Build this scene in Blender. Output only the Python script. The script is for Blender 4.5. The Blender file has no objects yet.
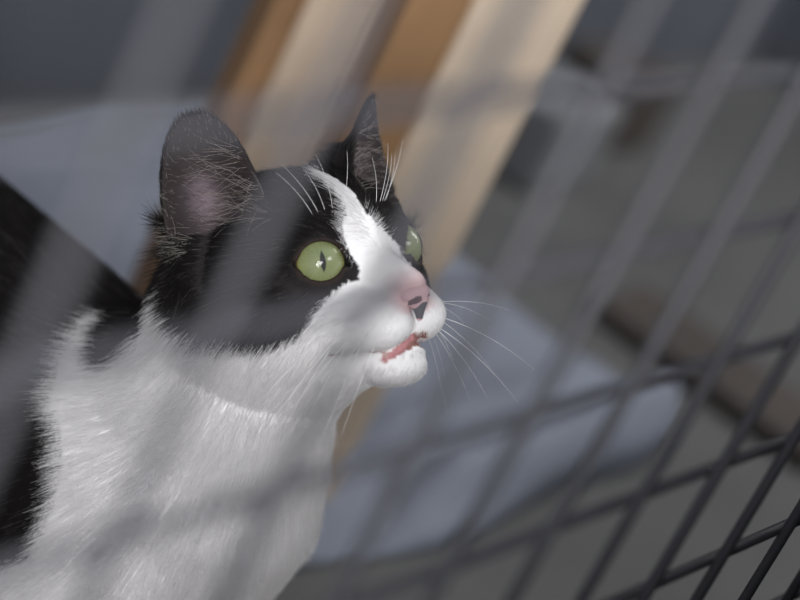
import bpy, math, random
import numpy as np
rng = np.random.default_rng(7); random.seed(7)
C = bpy.context.scene.collection
CM = 0.01
# ------------------------------------------------------------------ frame of the place (cm, z up, cat's head above the origin)
F = 2351.0
_Z = np.array([.412, .816, .405]); _Z /= np.linalg.norm(_Z)
_X = np.array([.04244, .00859, -.0605]); _X -= _X @ _Z * _Z; _X /= np.linalg.norm(_X)
RW = np.array([_X, np.cross(_Z, _X), _Z])     # camera axes -> world axes
HC = np.array([-3.22, 1.02, -85.0])                      # head centre seen from the camera
HEAD = np.array([0., 0., 27.])
CAM = HEAD - RW @ HC
HR = RW @ np.array([[.69405, .70939, -.12268], [.01602, .15514, .98776], [.71974, -.68753, .09631]])  # head axes -> world
def h2w(p): return np.asarray(p, float) @ HR.T + HEAD
def w2h(p): return (np.asarray(p, float) - HEAD) @ HR
def proj(p):
    q = (np.asarray(p, float) - CAM) @ RW
    return np.stack([400 - F*q[..., 0]/q[..., 2], 300 + F*q[..., 1]/q[..., 2]], -1)
# ------------------------------------------------------------------ helpers
def tag(o, label=None, cat=None, group=None, kind=None):
    if label: o['label'] = label
    if cat: o['category'] = cat
    if group: o['group'] = group
    if kind: o['kind'] = kind
    return o
def empty(name, loc):
    o = bpy.data.objects.new(name, None); C.objects.link(o); o.location = [v*CM for v in loc]; o.empty_display_size = .05
    return o
def mesh_obj(name, verts, faces, mat, parent=None, smooth=True, org=None):
    """verts in world cm"""
    v = np.asarray(verts, float)*CM
    o0 = np.zeros(3) if org is None else np.asarray(org, float)*CM
    me = bpy.data.meshes.new(name); me.from_pydata((v-o0).tolist(), [], [list(map(int, f)) for f in faces]); me.update()
    if smooth: me.polygons.foreach_set('use_smooth', [True]*len(me.polygons))
    o = bpy.data.objects.new(name, me); C.objects.link(o)
    if mat: me.materials.append(mat)
    if parent:
        o.parent = parent; o.location = o0 - np.array(parent.matrix_world.translation if False else parent.location)
    else: o.location = o0
    return o
def col_attr(me, cols, name='fur_colour'):
    a = me.attributes.new(name, 'FLOAT_COLOR', 'POINT')
    c = np.ones((len(cols), 4), np.float32); c[:, :3] = cols
    a.data.foreach_set('color', c.ravel())
def node_mat(name):
    m = bpy.data.materials.new(name); m.use_nodes = True
    nt = m.node_tree; b = nt.nodes['Principled BSDF']
    return m, nt, b
def plain(name, col, rough=.6, metal=0, var=.15, scale=8., bump=.0, coat=0, col2=None):
    m, nt, b = node_mat(name)
    tc = nt.nodes.new('ShaderNodeTexCoord'); n = nt.nodes.new('ShaderNodeTexNoise'); n.inputs['Scale'].default_value = scale
    n.inputs['Detail'].default_value = 5
    nt.links.new(tc.outputs['Object'], n.inputs['Vector'])
    r = nt.nodes.new('ShaderNodeValToRGB'); r.color_ramp.elements[0].position = .3; r.color_ramp.elements[1].position = .7
    c2 = col2 or [c*(1+var) for c in col]
    r.color_ramp.elements[0].color = [c*(1-var) for c in col]+[1]; r.color_ramp.elements[1].color = list(c2)+[1]
    nt.links.new(n.outputs['Fac'], r.inputs['Fac']); nt.links.new(r.outputs['Color'], b.inputs['Base Color'])
    b.inputs['Roughness'].default_value = rough; b.inputs['Metallic'].default_value = metal; b.inputs['Coat Weight'].default_value = coat
    if bump:
        bp = nt.nodes.new('ShaderNodeBump'); bp.inputs['Strength'].default_value = bump; bp.inputs['Distance'].default_value = .003
        nt.links.new(n.outputs['Fac'], bp.inputs['Height']); nt.links.new(bp.outputs['Normal'], b.inputs['Normal'])
    return m
def box_verts(sx, sy, sz, bev=.3, seg=3):
    import bmesh
    bm = bmesh.new(); bmesh.ops.create_cube(bm, size=1); bmesh.ops.scale(bm, vec=(sx, sy, sz), verts=bm.verts)
    bmesh.ops.translate(bm, vec=(0, 0, sz/2), verts=bm.verts)
    if bev: bmesh.ops.bevel(bm, geom=bm.edges[:], offset=bev, segments=seg, profile=.5, affect='EDGES')
    v = np.array([q.co[:] for q in bm.verts]); bm.verts.index_update(); f = [[q.index for q in p.verts] for p in bm.faces]; bm.free()
    return v, f
def box(name, loc, size, mat, rot=0, bev=.3, parent=None):
    v, f = box_verts(*size, bev=bev)
    c, s = math.cos(rot), math.sin(rot); v = np.stack([v[:, 0]*c-v[:, 1]*s, v[:, 0]*s+v[:, 1]*c, v[:, 2]], 1)+np.array(loc)
    return mesh_obj(name, v, f, mat, parent, smooth=False, org=loc)
def tube(pts, rad, seg=8):
    pts = np.asarray(pts, float); n = len(pts); rad = np.broadcast_to(rad, n)
    t = np.gradient(pts, axis=0); t /= np.linalg.norm(t, axis=1)[:, None]
    up = np.array([0, 0, 1.]) if abs(t[0, 2]) < .9 else np.array([0, 1., 0])
    V = []; Fc = []
    for i in range(n):
        a = np.cross(t[i], up); a /= np.linalg.norm(a); b = np.cross(t[i], a)
        for k in range(seg):
            th = 2*math.pi*k/seg; V.append(pts[i]+rad[i]*(math.cos(th)*a+math.sin(th)*b))
    for i in range(n-1):
        for k in range(seg):
            k2 = (k+1) % seg; Fc.append((i*seg+k, i*seg+k2, (i+1)*seg+k2, (i+1)*seg+k))
    Fc.append(tuple(range(seg))[::-1]); Fc.append(tuple((n-1)*seg+k for k in range(seg)))
    return V, Fc
# ------------------------------------------------------------------ materials of the place
M_floor = plain('grey_floor', (.088, .088, .087), .55, var=.2, scale=5, bump=.1)
M_wall = plain('dark_wall', (.08, .086, .105), .8, var=.25, scale=3)
M_blanket = plain('blue_grey_fleece', (.21, .232, .285), .95, var=.15, scale=9, bump=.5)
M_woodf = plain('pale_wood', (.70, .56, .43), .6, var=.12, scale=10, bump=.1)
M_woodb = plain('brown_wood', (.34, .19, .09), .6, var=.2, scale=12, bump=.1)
M_wire = plain('grey_coated_wire', (.036, .036, .043), .5, metal=0, var=.1, scale=30)
M_wire.node_tree.nodes['Principled BSDF'].inputs['Specular IOR Level'].default_value = .3
M_box = plain('dark_brown_box', (.05, .04, .035), .7, var=.2)
M_crate = plain('grey_plastic', (.17, .175, .185), .5, var=.08)
M_dark = plain('charcoal', (.03, .03, .032), .6)

# ------------------------------------------------------------------ the setting
tag(mesh_obj('floor', [(-160, -120, 0), (330, -120, 0), (330, 160, 0), (-160, 160, 0), (-160, -120, -2), (330, -120, -2), (330, 160, -2), (-160, 160, -2)],
   [(0, 1, 2, 3), (7, 6, 5, 4), (0, 4, 5, 1), (1, 5, 6, 2), (2, 6, 7, 3), (3, 7, 4, 0)], M_floor, smooth=False), kind='structure')
tag(box('wall_back', (85, 52, 0), (490, 4, 240), M_wall, bev=0), kind='structure')
tag(box('wall_right', (152, -35, 0), (4, 170, 240), M_wall, bev=0), kind='structure')

tag(box('shade_panel', (20, -29, 0), (88, 2, 54), M_wall, bev=0), kind='structure')      # unseen panel added on the viewer's right to shade that end of the fence
tag(box('shade_panel_low_1', (13, -28.6, 0), (102, 1.2, 40), M_wall, bev=0), kind='structure')      # lower, wider blocker added out of view to shade the lower wires
# blue-grey fleece blanket on the floor, its front edge rolled over
def blanket():
    nx, ny = 150, 70; V = []; Fc = []
    for j in range(ny+1):
        for i in range(nx+1):
            x = 6 + 58*i/nx; v = j/ny; y = 6.8 + 41*v + .8*math.sin(x*.11) + .5*math.sin(x*.27+1)
            z = .9 + 2.6*math.exp(-((y-9.0-.5*math.sin(x*.1))/1.5)**2) + 1.5*math.exp(-((y-13.8)/1.2)**2)*(.5+.5*math.sin(x*.05+.7)) \
                + .5*math.sin(x*.16+y*.12)*math.sin(y*.2-x*.06) + .5
            z = .22+(z-.22)*min(1, max(0, (min(math.hypot(x-30.7, y-13.8), math.hypot(x-31.4, y-22.2))-6.5)/3.5))
            if i in (0, nx) or j in (0, ny): z = .15
            V.append((x, y, z))
    for j in range(ny):
        for i in range(nx):
            a = j*(nx+1)+i; Fc.append((a, a+1, a+nx+2, a+nx+1))
    n = len(V); V += [(x, y, .02) for x, y, z in V[:0]]
    o = mesh_obj('blanket', V, Fc, M_blanket)
    s = o.modifiers.new('thick', 'SOLIDIFY'); s.thickness = .001; s.offset = 1
    return o
tag(blanket(), 'blue-grey fleece blanket spread on the floor behind the cat', 'blanket')

# two timber posts
def post(loc, w, d, rot, h, label, brown):
    t = empty('wooden_post', loc); tag(t, label, 'post', 'timber posts behind the cat')
    c, s = math.cos(rot), math.sin(rot)
    v, f = box_verts(w, d, h, .5, 4)
    rotm = lambda v: np.stack([v[:, 0]*c-v[:, 1]*s, v[:, 0]*s+v[:, 1]*c, v[:, 2]], 1)+np.array(loc)
    mesh_obj('timber', rotm(v), f, M_woodf, t, smooth=False, org=loc)
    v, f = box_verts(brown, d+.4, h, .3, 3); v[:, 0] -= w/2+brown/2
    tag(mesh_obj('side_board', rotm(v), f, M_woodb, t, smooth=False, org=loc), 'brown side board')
    return t
DIRR = math.atan2(-.7104, .5705)          # facing the open side
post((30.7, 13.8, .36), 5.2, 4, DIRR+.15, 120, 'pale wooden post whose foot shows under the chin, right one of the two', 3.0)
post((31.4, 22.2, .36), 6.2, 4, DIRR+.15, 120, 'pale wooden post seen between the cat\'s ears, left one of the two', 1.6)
tag(box('storage_crate', (89, 38, .03), (11, 8, 7), M_crate, rot=.1, bev=.8), 'blurred pale grey crate standing against the dark wall, right of the posts', 'crate')
tag(box('small_box', (104, 41, .03), (9, 7, 7), M_box, rot=-.1, bev=.8), 'blurred dark brown box standing beside the pale grey crate', 'box')
tag(box('folded_mat', (77.5, 11, .03), (8, 19, 1.6), M_box, rot=.05, bev=.5), 'dark brown folded mat lying on the floor beyond the end of the blanket', 'mat')

# wire mesh fence panel between the camera and the cat
FX, FY, FZ = -9.62, -18.44, 32.6; CX, CZ = 5.0, 4.86; WR = .2
fence = empty('wire_mesh_fence', (FX+20, FY, 0)); tag(fence, 'grey welded wire mesh fence panel standing between the viewer and the cat', 'fence')
for c in range(-9, 24):
    x = FX+c*CX; V, Fc = tube([(x, FY, 1), (x, FY, 30), (x, FY, 76)], WR, 12)
    mesh_obj('vertical_wire', V, Fc, M_wire, fence)
for r in range(-6, 9):
    z = FZ+r*CZ; V, Fc = tube([(FX-9.4*CX, FY+2*WR-.03, z), (FX+10*CX, FY+2*WR-.03, z), (FX+23.4*CX, FY+2*WR-.03, z)], WR, 12)
    mesh_obj('horizontal_wire', V, Fc, M_wire, fence)
mesh_obj('bottom_rail', *tube([(FX-9.4*CX, FY, 1), (FX, FY, 1), (FX+23.4*CX, FY, 1)], .95, 12), M_wire, fence)

# ------------------------------------------------------------------ the cat: signed distance field -> surface
def ell(p, c, r):
    q = p-np.asarray(c, np.float32); r = np.asarray(r, np.float32)
    k0 = np.linalg.norm(q/r, axis=-1); k1 = np.linalg.norm(q/(r*r), axis=-1)+1e-9
    return k0*(k0-1)/k1
def cap(p, a, b, ra, rb):
    a = np.asarray(a, np.float32); b = np.asarray(b, np.float32); ba = b-a
    t = np.clip(((p-a)@ba)/(ba@ba), 0, 1)
    return np.linalg.norm(p-a-t[..., None]*ba, axis=-1)-(ra+(rb-ra)*t)
def smin(a, b, k):
    h = np.clip(.5+.5*(b-a)/k, 0, 1); return b*(1-h)+a*h-k*h*(1-h)
def smax(a, b, k): return -smin(-a, -b, k)
EYE = np.array([2.42, 1.80, .52]); EYO = np.array([.84, .52, .10]); EYO /= np.linalg.norm(EYO); ER = 1.05
EYV = np.array([0, 0, 1.])-EYO*EYO[2]; EYV /= np.linalg.norm(EYV); EYU = np.cross(EYV, EYO)
def norm(v): v = np.asarray(v, float); return v/np.linalg.norm(v)
def earframe(b, tip, opening):
    A = norm(np.array(tip)-b); O = norm(np.array(opening)-A*(A@np.array(opening))); return dict(b=np.array(b), A=A, O=O, W=np.cross(A, O), h=np.linalg.norm(np.array(tip)-b))
EARS = [earframe((-1.0, -3.05, 1.6), (-1.35, -3.45, 6.2), (.75, -.66, .0)), earframe((.0, 1.9, 2.0), (.6, 3.6, 5.95), (.95, .35, 0))]
EARS[0].update(w=1.85, e=2.3, g=.5); EARS[1].update(w=2.3, e=1.0, g=.85)
def earcoord(hp, E):
    q = hp-E['b']; return q@E['A'], q@E['W'], q@E['O']
def ear(hp, E):
    a, w, o = earcoord(hp, E)
    t = np.clip(a/E['h'], 0, 1)
    hw = E['w']*np.clip(1-t**E['e'], 0, 1)**E['g']+.02
    k = .38*(1-.5*t)
    sheet = np.abs(o-k*w*w+.25*t*t*0)*.8-.13
    d = smax(sheet, (np.abs(w)-hw)*.8, .12)
    return smax(smax(d, a-E['h'], .15), -a-1.2, .1)
LIP = [(5.15, 0, -2.42), (4.62, .55, -2.74), (4.35, 1.05, -2.9), (3.5, 1.6, -2.92), (2.8, 1.95, -2.85)]
def lipd(q, r=.13):
    d = None
    for i, (a, b) in enumerate(zip(LIP[:-1], LIP[1:])):
        e = cap(q, a, b, r*(1.2, 1.2, 1.1, .9, .7)[i], r*(1.2, 1.2, 1.1, .9, .7)[i+1]); d = e if d is None else np.minimum(d, e)
    return d
def head_sdf(hp, detail=True):
    q = hp.copy(); q[..., 1] = np.abs(q[..., 1])
    d = ell(q, (-.7, 0, .5), (4.0, 3.7, 3.2))
    d = smin(d, ell(q, (1.0, 0, 1.2), (2.35, 2.5, 2.15)), .8)
    d = smin(d, ell(q, (.3, 2.2, -1.1), (2.6, 2.1, 2.3)), .8)
    d = smin(d, cap(q, (1.9, 0, .55), (4.95, 0, -.62), 1.15, .62), .6)
    d = smin(d, ell(q, (4.15, .8, -1.75), (1.2, 1.1, .98)), .45)
    d = smin(d, ell(q, (2.6, 1.3, -1.6), (1.8, 1.4, 1.2)), .6)
    d = smin(d, cap(q, (0, 0, -2.6), (3.2, 0, -3.1), 1.9, 1.0), .7)
    d = smin(d, ell(q, (3.85, 0, -3.40), (1.12, 1.0, .72)), .3)
    d = smin(d, ell(q, (4.1, 0, -2.9), (.88, .8, .5)), .3)
    d = smin(d, np.linalg.norm(q-EYE, axis=-1)-1.24, .5)
    d = smax(d, -lipd(q), .12)
    # philtrum groove
    d = smax(d, -cap(q, (5.45, 0, -1.6), (5.25, 0, -2.3), .07, .07), .1)
    # eyelid opening
    e = q-EYE; u = e@EYU; v = e@EYV; o = e@EYO
    vv = v/np.where(v > 0, .70, .66)
    cut = (np.sqrt((u/.80)**2+vv**2)-1)*.68
    duct = cap(np.stack([u, v, 0*u], -1), (-.7, -.05, 0), (-1.02, -.28, 0), .2, .05)
    duct2 = cap(np.stack([u, v, 0*u], -1), (.7, .0, 0), (.98, .04, 0), .2, .05)
    cut = np.minimum(cut, np.minimum(duct, duct2))
    d = smax(d, -np.maximum(cut, -o+.25), .08)
    d = np.where(o > .25, smax(d, -(np.linalg.norm(e, axis=-1)-1.0), .02) if False else d, d)
    d = smin(d, smax(cap(hp, (-.1, 1.3, 2.3), (.35, 2.9, 4.7), 1.25, .25), -cap(hp, (1.0, 2.2, 2.6), (1.1, 3.4, 5.4), 1.0, .5), .3), .5)
    for E in EARS: d = smin(d, ear(hp, E), .25)
    return d
def body_sdf(p):
    q = p.copy(); q[..., 0] = np.abs(q[..., 0]+.3)
    d = cap(p, (-.4, .9, 23.1), (-.3, 1.0, 17.5), 3.8, 5.3)
    d = smin(d, ell(p, (-.3, 2.6, 14.5), (5.6, 6.2, 6.6)), 2)
    d = smin(d, cap(p, (-.3, 5, 14.8), (0, 25, 14.3), 5.9, 6.1), 2)
    d = smin(d, ell(p, (-.2, 27, 13), (5.6, 6.2, 6.6)), 2)
    d = smin(d, ell(q, (3.8, 1.5, 12.5), (2.6, 4.0, 5.2)), 1.2)
    d = smin(d, cap(q, (3.0, .3, 10), (3.1, 0.6, 1.2), 2.3, 1.15), 1.2)
    d = smin(d, ell(q, (3.1, -.3, .95), (1.35, 2.0, 1.0)), .6)
    d = smin(d, ell(q, (4.2, 27.5, 10.5), (2.4, 4.6, 5.0)), 1.2)
    d = smin(d, cap(q, (4.2, 26, 7), (4.2, 31.5, 4.6), 2.2, 1.3), .8)
    d = smin(d, cap(q, (4.2, 31.5, 4.6), (4.2, 29.5, 1.2), 1.2, 1.05), .5)
    d = smin(d, ell(q, (4.2, 27.8, .95), (1.35, 2.6, .95)), .6)
    T = [(0, 32, 15.5), (0, 36, 11), (-1, 39, 5.5), (-4, 42, 2), (-8, 43, 1.3), (-13, 42, 1.3)]
    for i in range(5): d = smin(d, cap(p, T[i], T[i+1], 1.3-.1*i, 1.2-.1*i), .8)
    return d
def cat_sdf(p):
    hp = w2h(p).astype(np.float32)
    return smin(head_sdf(hp), body_sdf(p.astype(np.float32)), 2.4)
def surface_nets(fn, lo, hi, h, coarse=4):
    lo = np.array(lo, float); n = np.ceil((np.array(hi)-lo)/(h*coarse)).astype(int)
    ax = [lo[i]+(np.arange(n[i])+.5)*h*coarse for i in range(3)]
    G = np.stack(np.meshgrid(*ax, indexing='ij'), -1); shp = G.shape[:3]
    gc = fn(G.reshape(-1, 3)).reshape(shp)
    big = np.repeat(np.repeat(np.repeat(gc, coarse, 0), coarse, 1), coarse, 2).astype(np.float32)
    near = np.argwhere(np.abs(gc) < h*coarse*1.9)
    off = np.stack(np.meshgrid(*[np.arange(coarse)]*3, indexing='ij'), -1).reshape(-1, 3)
    for s in range(0, len(near), 6000):
        idx = (near[s:s+6000, None]*coarse+off[None]).reshape(-1, 3)
        big[idx[:, 0], idx[:, 1], idx[:, 2]] = fn(lo+(idx+.5)*h)
    v = big; N = v.shape
    neg = v < 0
    cs = np.zeros(tuple(k-1 for k in N), np.int8)
    for dx in (0, 1):
        for dy in (0, 1):
            for dz in (0, 1): cs += neg[dx:N[0]-1+dx, dy:N[1]-1+dy, dz:N[2]-1+dz]
    cells = np.argwhere((cs > 0) & (cs < 8))
    vid = -np.ones(cs.shape, np.int32); vid[tuple(cells.T)] = np.arange(len(cells))
    acc = np.zeros((len(cells), 3)); cnt = np.zeros(len(cells))
    cor = [(a, b, c) for a in (0, 1) for b in (0, 1) for c in (0, 1)]
    for i, a in enumerate(cor):
        for b in cor[i+1:]:
            if sum(abs(a[k]-b[k]) for k in range(3)) != 1: continue
            va = v[tuple((cells+a).T)]; vb = v[tuple((cells+b).T)]
            m = (va < 0) != (vb < 0); t = np.where(m, va/(va-vb+1e-12), 0)
            acc[m] += np.array(a)+t[m, None]*(np.array(b)-np.array(a)); cnt[m] += 1
    V = lo+(cells+acc/cnt[:, None]+.5)*h
    Q = []
    for k in range(3):
        sl0 = [slice(None)]*3; sl1 = [slice(None)]*3; sl0[k] = slice(0, N[k]-1); sl1[k] = slice(1, N[k])
        e = np.argwhere(neg[tuple(sl0)] != neg[tuple(sl1)])
        k1, k2 = (k+1) % 3, (k+2) % 3
        e = e[(e[:, k1] > 0) & (e[:, k2] > 0) & (e[:, k1] < N[k1]-1) & (e[:, k2] < N[k2]-1)]
        s = neg[tuple(sl0)][tuple(e.T)]
        def g(a, b):
            c = e.copy(); c[:, k1] += a; c[:, k2] += b; return vid[tuple(c.T)]
        q = np.stack([g(-1, -1), g(0, -1), g(0, 0), g(-1, 0)], 1)
        q[~s] = q[~s][:, ::-1]; Q.append(q)
    return V, np.concatenate(Q)
def grad(fn, P, e=.06):
    g = np.stack([fn(P+e*np.eye(3)[k])-fn(P-e*np.eye(3)[k]) for k in range(3)], 1)
    return g/(np.linalg.norm(g, axis=1)[:, None]+1e-9)
def inpoly(P, poly):
    x, y = P[:, 0], P[:, 1]; r = np.zeros(len(P), bool); n = len(poly)
    for i in range(n):
        x1, y1 = poly[i]; x2, y2 = poly[(i+1) % n]
        if y1 == y2: continue
        c = ((y1 > y) != (y2 > y)) & (x < (x2-x1)*(y-y1)/(y2-y1)+x1); r ^= c
    return r
# coat markings, drawn on the cat's right side and carried over to its left
HEADB = [(323, 168), (320, 178), (333, 188), (343, 200), (346, 212), (342, 228), (347, 248), (360, 268), (358, 279), (345, 284), (330, 294), (316, 312), (302, 332),
         (285, 340), (262, 346), (240, 343), (215, 338), (192, 332), (174, 320), (166, 300), (158, 270), (140, 240), (120, 60), (300, 60)]
BODYB = [(-500, -200), (330, -200), (330, 200), (172, 285), (168, 318), (150, 322), (135, 345), (110, 368), (97, 362), (100, 335), (110, 314), (95, 318), (75, 337),
         (58, 367), (50, 405), (60, 427), (62, 470), (52, 510), (34, 555), (0, 565), (-60, 575), (-500, 560)]
FARB = [(322, 174), (336, 186), (350, 199), (372, 217), (397, 244), (403, 256), (412, 266), (424, 271), (436, 273), (480, 272), (480, 40), (322, 40)]
WHITE = np.array([.80, .79, .80]); BLACK = np.array([.013, .011, .011]); SKIN = np.array([.30, .20, .21])
MOUTH = [(378, 361), (390, 352), (402, 341), (412, 332), (421, 327), (427, 331), (424, 340), (412, 348), (400, 355), (386, 363)]
def mouthmask(hp):
    h = hp.copy(); h[:, 1] = -np.abs(h[:, 1])
    return inpoly(proj(h2w(h)), MOUTH) & (hp[:, 0] > 3.6) & (hp[:, 2] < -1.9)
def coat(P, jit=2.0, rg=None):
    rg = rg or rng
    hp = w2h(P); hs = hp.copy(); hs[:, 1] = -np.abs(hs[:, 1])
    pa = proj(h2w(hs)); pb = P.copy(); pb[:, 0] = np.where(P[:, 0] > 0, -P[:, 0], P[:, 0]); pb = proj(pb)
    pa = pa+rg.normal(0, jit, pa.shape); pb = pb+rg.normal(0, jit*1.3, pb.shape)
    ish = (hp[:, 0] > -3.6) & (np.linalg.norm(hp, axis=1) < 7.2) & (hp[:, 2] > -3.9)
    pd = proj(P)+rg.normal(0, jit, pa.shape)
    hb_ = np.where(hp[:, 1] > 0, inpoly(pd, FARB) | ((hp[:, 1] > 1.6) & inpoly(pa, HEADB)), inpoly(pa, HEADB))
    black = np.where(ish, hb_, inpoly(pb, BODYB))
    black |= (hp[:, 2] > 3.6) & (hp[:, 0] < .6)
    # back of the head and unseen underside
    black |= (hp[:, 2] > 0) & (hp[:, 0] < -3) & (P[:, 2] > 22)
    black &= ~(ish & inpoly(pa, [(157, 246), (163, 246), (170, 318), (163, 322)]) & (rg.random(len(P)) < .6))
    black &= ~((P[:, 2] < 9) & (P[:, 1] < 8))
    return np.where(black[:, None], BLACK, WHITE), black, hp

NSH = (.20, 0, .12)
def nose_sdf(hp):
    q = hp-np.array(NSH, np.float32); q[..., 1] = np.abs(q[..., 1])
    d = ell(q, (4.98, 0, -1.03), (.52, .60, .46))
    d = smin(d, cap(q, (5.2, 0, -1.3), (5.1, 0, -1.85), .28, .12), .2)
    d = smax(d, -cap(q, (5.55, .30, -1.20), (5.0, .44, -1.30), .09, .08), .06)
    d = smax(d, -cap(q, (5.2, .50, -1.30), (4.8, .80, -1.32), .07, .04), .05)
    return d
def zones(hp):
    """distances to the bare spots"""
    q = hp.copy(); q[:, 1] = np.abs(q[:, 1])
    e = q-EYE; u = e@EYU; v = e@EYV; o = e@EYO
    eye = np.where(o > 0, np.sqrt((u/.80)**2+(v/.68)**2)-1, 9)
    lip = lipd(q, 0)
    earin = np.zeros(len(hp), bool); eart = np.full(len(hp), -1.); earw = np.zeros(len(hp)); ek = np.zeros(len(hp), int)
    for n, E in enumerate(EARS):
        a, w, oo = earcoord(hp, E); k = .38*(1-.5*np.clip(a/E['h'], 0, 1))
        on = (a > .4) & (np.abs(w) < E['w']+.3) & (np.abs(oo-k*w*w) < .5) & (a < E['h']+.3)
        eart = np.where(on, a/E['h'], eart); earw = np.where(on, w/E['w'], earw); ek = np.where(on, n, ek)
        earin |= on & (oo-k*w*w > .02)
    return eye, lip, earin, eart, earw, ek
def cat_mat(name, hair):
    m, nt, b = node_mat(name)
    a = nt.nodes.new('ShaderNodeAttribute'); a.attribute_name = 'fur_colour'
    nt.links.new(a.outputs['Color'], b.inputs['Base Color'])
    b.inputs['Roughness'].default_value = .65 if hair else .75
    b.inputs['Specular IOR Level'].default_value = .2 if hair else .2
    if hair:
        tr = nt.nodes.new('ShaderNodeBsdfTranslucent'); mx = nt.nodes.new('ShaderNodeMixShader'); mx.inputs[0].default_value = .35
        nt.links.new(a.outputs['Color'], tr.inputs['Color']); nt.links.new(b.outputs[0], mx.inputs[1]); nt.links.new(tr.outputs[0], mx.inputs[2])
        nt.links.new(mx.outputs[0], nt.nodes['Material Output'].inputs['Surface'])
    return m
M_skin = cat_mat('cat_skin', False); M_fur = cat_mat('cat_fur', True)

V, Q = surface_nets(cat_sdf, (-16, -11, -.6), (9, 47, 36.5), .125)
hp = w2h(V)
cols, blk, hp = coat(V, .5)
eye, lip, earin, eart, earw, ek = zones(hp)
cols = cols.copy()
pk = np.exp(-(nose_sdf(hp.astype(np.float32))/.38)**2)[:, None]*(hp[:, 2] > -1.5)[:, None]
cols = cols*(1-pk)+np.array([.66, .45, .46])*pk
near_eye = eye < .22
cols[near_eye] = (.022, .014, .012)
ei = np.exp(-((earw+.12)/.30)**2-((eart-.33)/.20)**2)[:, None]
cols[earin] = (np.array([.022, .017, .017])*(1-ei)+np.array([.15, .115, .135])*ei)[earin]
mouth = mouthmask(hp)
cols[mouth] = np.array([.44, .21, .22])*rng.uniform(.9, 1.1, (mouth.sum(), 1))
cols[mouth & (hp[:, 0] > 4.75)] = (.26, .13, .11)
cols[(lip < .2) & (hp[:, 0] <= 4.3)] = (.42, .30, .28)
cat = empty('cat', (0, 8, 0))
tag(cat, 'black and white cat with green eyes looking up to the right', 'cat')
body = mesh_obj('body', V, Q, M_skin, cat)
col_attr(body.data, cols)

# ---- nose leather
NV, NQ = surface_nets(lambda p: nose_sdf(p.astype(np.float32)), (4.3, -1, -2.3), (6.2, 1, -.2), .035)
nc = np.tile(np.array([.62, .40, .42]), (len(NV), 1))
nz = NV-np.array(NSH)
spot = ((nz[:, 1]+.02)/.24)**2+((nz[:, 2]+1.60)/.30)**2 < 1
nc[spot] = (.10, .10, .115)
q = nz.copy(); q[:, 1] = np.abs(q[:, 1]); nos = cap(q, (5.5, .27, -1.18), (5.0, .42, -1.30), .13, .11) < 0; nc[nos] = (.10, .05, .055)
nose = mesh_obj('nose', h2w(NV), NQ, M_skin, cat); col_attr(nose.data, nc); tag(nose, 'pink nose with a grey spot')

# ---- eyes
def eye_mat():
    m, nt, b = node_mat('green_iris')
    L = nt.links.new; N = nt.nodes.new
    def math_(op, a, b_=None, clamp=False):
        n = N('ShaderNodeMath'); n.operation = op; n.use_clamp = clamp
        for i, v in enumerate((a, b_)):
            if v is None: continue
            if isinstance(v, (int, float)): n.inputs[i].default_value = v
            else: L(v, n.inputs[i])
        return n.outputs[0]
    tc = N('ShaderNodeTexCoord'); sp = N('ShaderNodeSeparateXYZ'); L(tc.outputs['Object'], sp.inputs[0])
    x = math_('MULTIPLY', sp.outputs[0], 100.0); y = math_('MULTIPLY', sp.outputs[1], 100.0)
    r = math_('SQRT', math_('ADD', math_('MULTIPLY', x, x), math_('MULTIPLY', y, y)))
    # slit pupil: |x| < w (1-(y/h)^2)
    yy = math_('DIVIDE', y, .40); prof = math_('MULTIPLY', math_('SUBTRACT', 1.0, math_('MULTIPLY', yy, yy)), .115)
    pup = math_('MULTIPLY', math_('SUBTRACT', prof, math_('ABSOLUTE', x)), 40.0, True)
    ang = math_('ARCTAN2', y, x)
    cv = N('ShaderNodeCombineXYZ'); L(math_('MULTIPLY', ang, 9.0), cv.inputs[0]); L(math_('MULTIPLY', r, 1.5), cv.inputs[1])
    nz = N('ShaderNodeTexNoise'); nz.inputs['Scale'].default_value = 1.6; nz.inputs['Detail'].default_value = 4; L(cv.outputs[0], nz.inputs['Vector'])
    ramp = N('ShaderNodeValToRGB'); e = ramp.color_ramp.elements
    e[0].position = .0; e[0].color = (.16, .185, .08, 1); e[1].position = .76; e[1].color = (.21, .235, .095, 1)
    k = e.new(.45); k.color = (.19, .22, .105, 1); k = e.new(.80); k.color = (.22, .20, .06, 1); k = e.new(.86); k.color = (.02, .015, .01, 1)
    L(r, ramp.inputs[0])
    mixn = N('ShaderNodeMix'); mixn.data_type = 'RGBA'; mixn.blend_type = 'MULTIPLY'; mixn.inputs[0].default_value = .5
    L(ramp.outputs[0], mixn.inputs[6])
    g = N('ShaderNodeValToRGB'); g.color_ramp.elements[0].position = .3; g.color_ramp.elements[0].color = (.6, .6, .55, 1); g.color_ramp.elements[1].position = .7
    g.color_ramp.elements[1].color = (1.25, 1.25, 1.2, 1); L(nz.outputs[0], g.inputs[0]); L(g.outputs[0], mixn.inputs[7])
    mp = N('ShaderNodeMix'); mp.data_type = 'RGBA'; L(pup, mp.inputs[0]); L(mixn.outputs[2], mp.inputs[6]); mp.inputs[7].default_value = (.003, .003, .004, 1)
    L(mp.outputs[2], b.inputs['Base Color'])
    b.inputs['Roughness'].default_value = .6; b.inputs['Coat Weight'].default_value = 1; b.inputs['Coat Roughness'].default_value = .02; b.inputs['Coat IOR'].default_value = 1.45
    return m
M_eye = eye_mat()
from mathutils import Matrix
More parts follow.
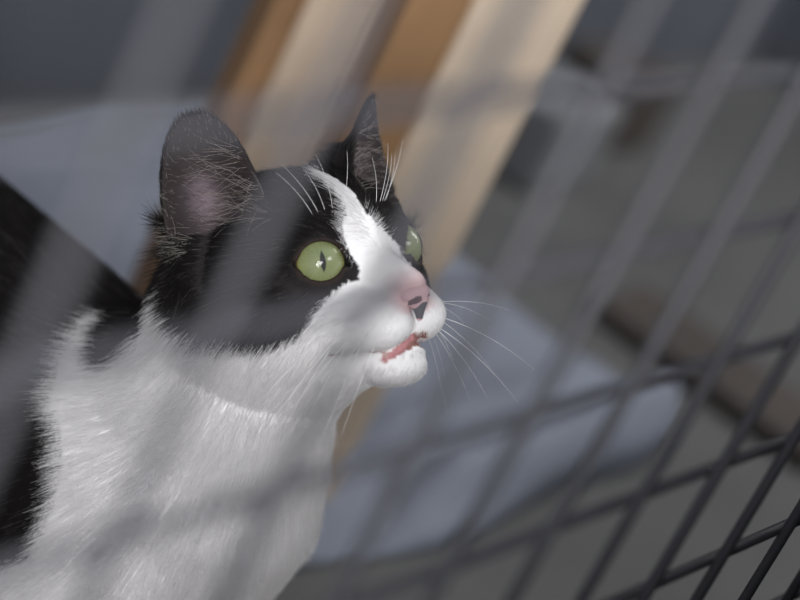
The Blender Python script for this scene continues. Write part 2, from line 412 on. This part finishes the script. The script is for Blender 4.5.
def make_eye(sgn):
    S = np.array([1, sgn, 1.])
    c = h2w(EYE*S); o = (EYO*S)@HR.T
    v = (EYV*S)@HR.T; u = np.cross(v, o)
    nu, nv = 48, 32; vs = []; fs = []
    for j in range(nv+1):
        th = math.pi*j/nv
        for i in range(nu):
            ph = 2*math.pi*i/nu; st = math.sin(th)
            b = 1+.10*max(0, math.cos(th))**6
            vs.append((ER*b*st*math.cos(ph), ER*b*st*math.sin(ph), ER*b*math.cos(th)))
    for j in range(nv):
        for i in range(nu):
            i2 = (i+1) % nu; fs.append((j*nu+i, (j+1)*nu+i, (j+1)*nu+i2, j*nu+i2))
    me = bpy.data.meshes.new('eye'); me.from_pydata([[k*CM for k in p] for p in vs], [], fs); me.update(); me.validate()
    me.polygons.foreach_set('use_smooth', [True]*len(me.polygons)); me.materials.append(M_eye)
    ob = bpy.data.objects.new('eye', me); C.objects.link(ob); ob.parent = cat
    Mx = Matrix(((u[0], v[0], o[0], c[0]*CM), (u[1], v[1], o[1], (c[1]-8)*CM), (u[2], v[2], o[2], c[2]*CM), (0, 0, 0, 1)))
    ob.matrix_local = Mx
    return ob
make_eye(-1); make_eye(1)

# ---- fur strands
tri = np.concatenate([Q[:, [0, 1, 2]], Q[:, [0, 2, 3]]])
A_, B_, C_ = V[tri[:, 0]], V[tri[:, 1]], V[tri[:, 2]]
cen = (A_+B_+C_)/3; area = .5*np.linalg.norm(np.cross(B_-A_, C_-A_), axis=1)
hc = w2h(cen); isheadc = (np.linalg.norm(hc, axis=1) < 8.5)
toC = CAM-cen; toC /= np.linalg.norm(toC, axis=1)[:, None]
nrm = np.cross(B_-A_, C_-A_); nrm /= np.linalg.norm(nrm, axis=1)[:, None]+1e-9
dens = np.where(isheadc, 750., np.clip(420-(cen[:, 1]-8)*22, 170, 420))
HS = 1.0
prob = area*dens*HS; n = rng.poisson(prob)
ti = np.repeat(np.arange(len(tri)), n)
r1, r2 = rng.random(len(ti)), rng.random(len(ti)); s1 = np.sqrt(r1)
P = A_[ti]*(1-s1)[:, None]+B_[ti]*(s1*(1-r2))[:, None]+C_[ti]*(s1*r2)[:, None]
cw = lambda X: cat_sdf(X)
Nn = grad(cw, P, .12)
hcol, hb, hp = coat(P, 2.2)
eye, lip, earin, eart, earw, ek = zones(hp)
d3 = np.linalg.norm(hp-np.array([5.0, 0, -1.2]), axis=1)
nosed = nose_sdf(hp.astype(np.float32))
R_ = rng.random(len(P))
keep = (eye > .16) & (nosed > .05) & (lip > .14) & ~mouthmask(hp)
keep &= ~(earin & (R_ > .05)); keep &= P[:, 2] > .25
P, Nn, hcol, hp, hb, eye, lip, earin, eart, earw, ek, d3 = [a[keep] for a in (P, Nn, hcol, hp, hb, eye, lip, earin, eart, earw, ek, d3)]
n = len(P)
# combing direction
flowh = np.stack([-np.ones(n), .25*np.sign(hp[:, 1])*np.ones(n), -.35+.12*hp[:, 2]], 1)
down = hp[:, 2] < -1.2; flowh[down, 2] -= .5
flow_head = flowh@HR.T
fb = np.stack([.0*P[:, 0], np.clip((P[:, 1]+3)*.12, -.1, 1.), -1.0+np.clip((P[:, 1]-4)*.06, 0, .7)], 1)
w = np.clip((np.linalg.norm(hp, axis=1)-5.0)/3., 0, 1)[:, None]
flow = flow_head/np.linalg.norm(flow_head, axis=1)[:, None]*(1-w)+fb/np.linalg.norm(fb, axis=1)[:, None]*w
onear = eart > .25
AX = np.array([E['A']@HR.T for E in EARS])
flow[onear] = AX[ek[onear]]
WX = np.array([E['W']@HR.T for E in EARS])
inr = earin & (eart < .7); sgn = np.where(ek == 0, -1., 1.)
flow[inr] = (WX[ek]*sgn[:, None]+.25*AX[ek]+rng.normal(0, .35, (n, 3)))[inr]
flow = flow-np.sum(flow*Nn, 1)[:, None]*Nn; flow /= np.linalg.norm(flow, axis=1)[:, None]+1e-6
length = .16+.07*np.clip(d3-1, 0, 9)
length = np.where(d3 > 5.0, .44+.12*np.clip(d3-5, 0, 5), length)
length *= np.where(eye < .8, .45+.55*np.clip(eye/.8, 0, 1), 1)
length = np.where(onear & ~earin, .28, length); 
length = np.where(earin, np.where(eart > .6, .2, .55), length)
length = np.where(lip < .35, .22, length)
length = np.where(inr & (-earw*sgn > .15), 1.0, np.where(inr, .35, length))
length *= rng.uniform(.55, 1.2, n)
tuft = ((proj(P)[:, 0]-184)/11)**2+((proj(P)[:, 1]-238)/17)**2 < 1
tuft &= (hp[:, 1] < -1) & (rng.random(n) < .3)
length[tuft] = .8
lift = np.where(earin, .9, .26)[:, None]
length *= np.where(np.linalg.norm(hp, axis=1) > 8, .75, 1)
jn = rng.normal(0, .11, (n, 3))
D = flow+Nn*lift+jn; D /= np.linalg.norm(D, axis=1)[:, None]
inner_ear = earin & ~onear
NP = 5
pts = np.zeros((n, NP, 3)); bend = flow-Nn*.45+rng.normal(0, .08, (n, 3))
for k in range(NP):
    t = k/(NP-1); pts[:, k] = P-Nn*.03+length[:, None]*(D*t+bend*.35*t*t)
pk = np.exp(-(nose_sdf(hp.astype(np.float32))/.38)**2)[:, None]*(hp[:, 2] > -1.5)[:, None]
hcol = hcol*(1-pk)+np.array([.66, .45, .46])*pk
hcol = hcol*rng.uniform(.82, 1.08, n)[:, None]
hcol[tuft] = (.42, .39, .35)
grey = (rng.random(n) < .05) & hb; hcol[grey] = (.10, .095, .09)
hcol[earin] = np.where(rng.random(earin.sum())[:, None] < .55, np.array([[.33, .29, .28]]), np.array([[.08, .06, .055]]))
hcol[(eye < .3) & (hcol[:, 0] < .1)] *= 1.2
def hair_object(name, pts, cols, rad, mat, parent):
    n, k, _ = pts.shape
    hcv = bpy.data.hair_curves.new(name); hcv.add_curves([k]*n)
    off = np.array(parent.location)
    hcv.attributes['position'].data.foreach_set('vector', (pts*CM-off).astype(np.float32).ravel())
    ra = hcv.attributes.get('radius') or hcv.attributes.new('radius', 'FLOAT', 'POINT')
    ra.data.foreach_set('value', (rad*CM).astype(np.float32).ravel())
    ca = hcv.attributes.new('fur_colour', 'FLOAT_COLOR', 'CURVE'); c4 = np.ones((n, 4), np.float32); c4[:, :3] = cols
    ca.data.foreach_set('color', c4.ravel())
    o = bpy.data.objects.new(name, hcv); C.objects.link(o); o.parent = parent; hcv.materials.append(mat)
    return o
rad = np.linspace(1, .25, NP)[None]*np.where(hb, .0080, .0080)[:, None]
hair_object('fur', pts, hcol, rad, M_fur, cat)
print('strands', n, 'verts', len(V))

# ---- whiskers
M_whisk = plain('white_whisker', (.85, .85, .85), .4, var=.02)
def whisker(root, dirn, L, droop=(0, 0, -.25), r=.0115):
    root = np.array(root); dirn = norm(dirn); dr = np.array(droop)
    h = np.array([root+L*(dirn*t+dr*t*t) for t in np.linspace(0, 1, 9)])
    Vv, Fc = tube(h2w(h), np.linspace(r, .003, 9), 6); mesh_obj('whisker', Vv, Fc, M_whisk, cat)
for s in (-1, 1):
    for row in range(3):
        for k in range(4):
            root = (4.35-.42*k+.1*row, s*(1.35+.22*k), -1.45-.36*row+.05*k)
            dirn = (.35-.30*k+random.uniform(-.1, .1), s*1.0, .02-.40*row-.14*k+random.uniform(-.12, .12))
            whisker(root, dirn, random.uniform(3.0, 4.6), (-.12, 0, -.22))
for s in (-1, 1):
    for k in range(5):
        root = (2.85-.1*k, s*(.85+.22*k), 1.95+.05*k)
        whisker(root, (.35+random.uniform(-.2, .2), s*(.0+.15*k)+random.uniform(-.15, .15), 1), random.uniform(2.0, 3.0), (-.25, 0, -.1), .009)

# ------------------------------------------------------------------ things further back
# ------------------------------------------------------------------ light, sky, camera
w = bpy.data.worlds.new('World'); bpy.context.scene.world = w; w.use_nodes = True
w.node_tree.nodes['Background'].inputs[0].default_value = (.80, .88, 1.0, 1); w.node_tree.nodes['Background'].inputs[1].default_value = .44
def area(name, loc, target, size, power, col=(1, 1, 1), sy=None):
    l = bpy.data.lights.new(name, 'AREA'); l.energy = power; l.color = col; l.size = size*CM
    if sy: l.shape = 'RECTANGLE'; l.size_y = sy*CM
    o = bpy.data.objects.new(name, l); C.objects.link(o); o.location = [v*CM for v in loc]
    from mathutils import Vector
    o.rotation_euler = (Vector(target)-Vector(loc)).to_track_quat('-Z', 'Y').to_euler()
    return o
area('window_light', (-104, -66, 61), (-5, 0, 22), 58, 22.5, (1, .985, .97), 62)
area('high_window_light', (10, -88, 128), (0, 0, 22), 50, 6.5, (.96, .98, 1), 40)
area('back_floor_fill', (138, -25, 125), (95, 28, 0), 60, 19, (1, .98, .96), 90)  # added fill that brightens the floor at the back right, no doorway there

cam = bpy.data.cameras.new('camera'); co = bpy.data.objects.new('camera', cam); C.objects.link(co)
r = RW
co.matrix_world = Matrix(((r[0][0], r[0][1], r[0][2], CAM[0]*CM), (r[1][0], r[1][1], r[1][2], CAM[1]*CM), (r[2][0], r[2][1], r[2][2], CAM[2]*CM), (0, 0, 0, 1)))
cam.sensor_width = 36; cam.lens = F*36/800; cam.clip_start = .01
cam.dof.use_dof = True; cam.dof.focus_distance = .83; cam.dof.aperture_fstop = 5.2
bpy.context.scene.camera = co
sc = bpy.context.scene
sc.view_settings.view_transform = 'Standard'; sc.view_settings.look = 'None'; sc.view_settings.gamma = 1; sc.view_settings.exposure = .12
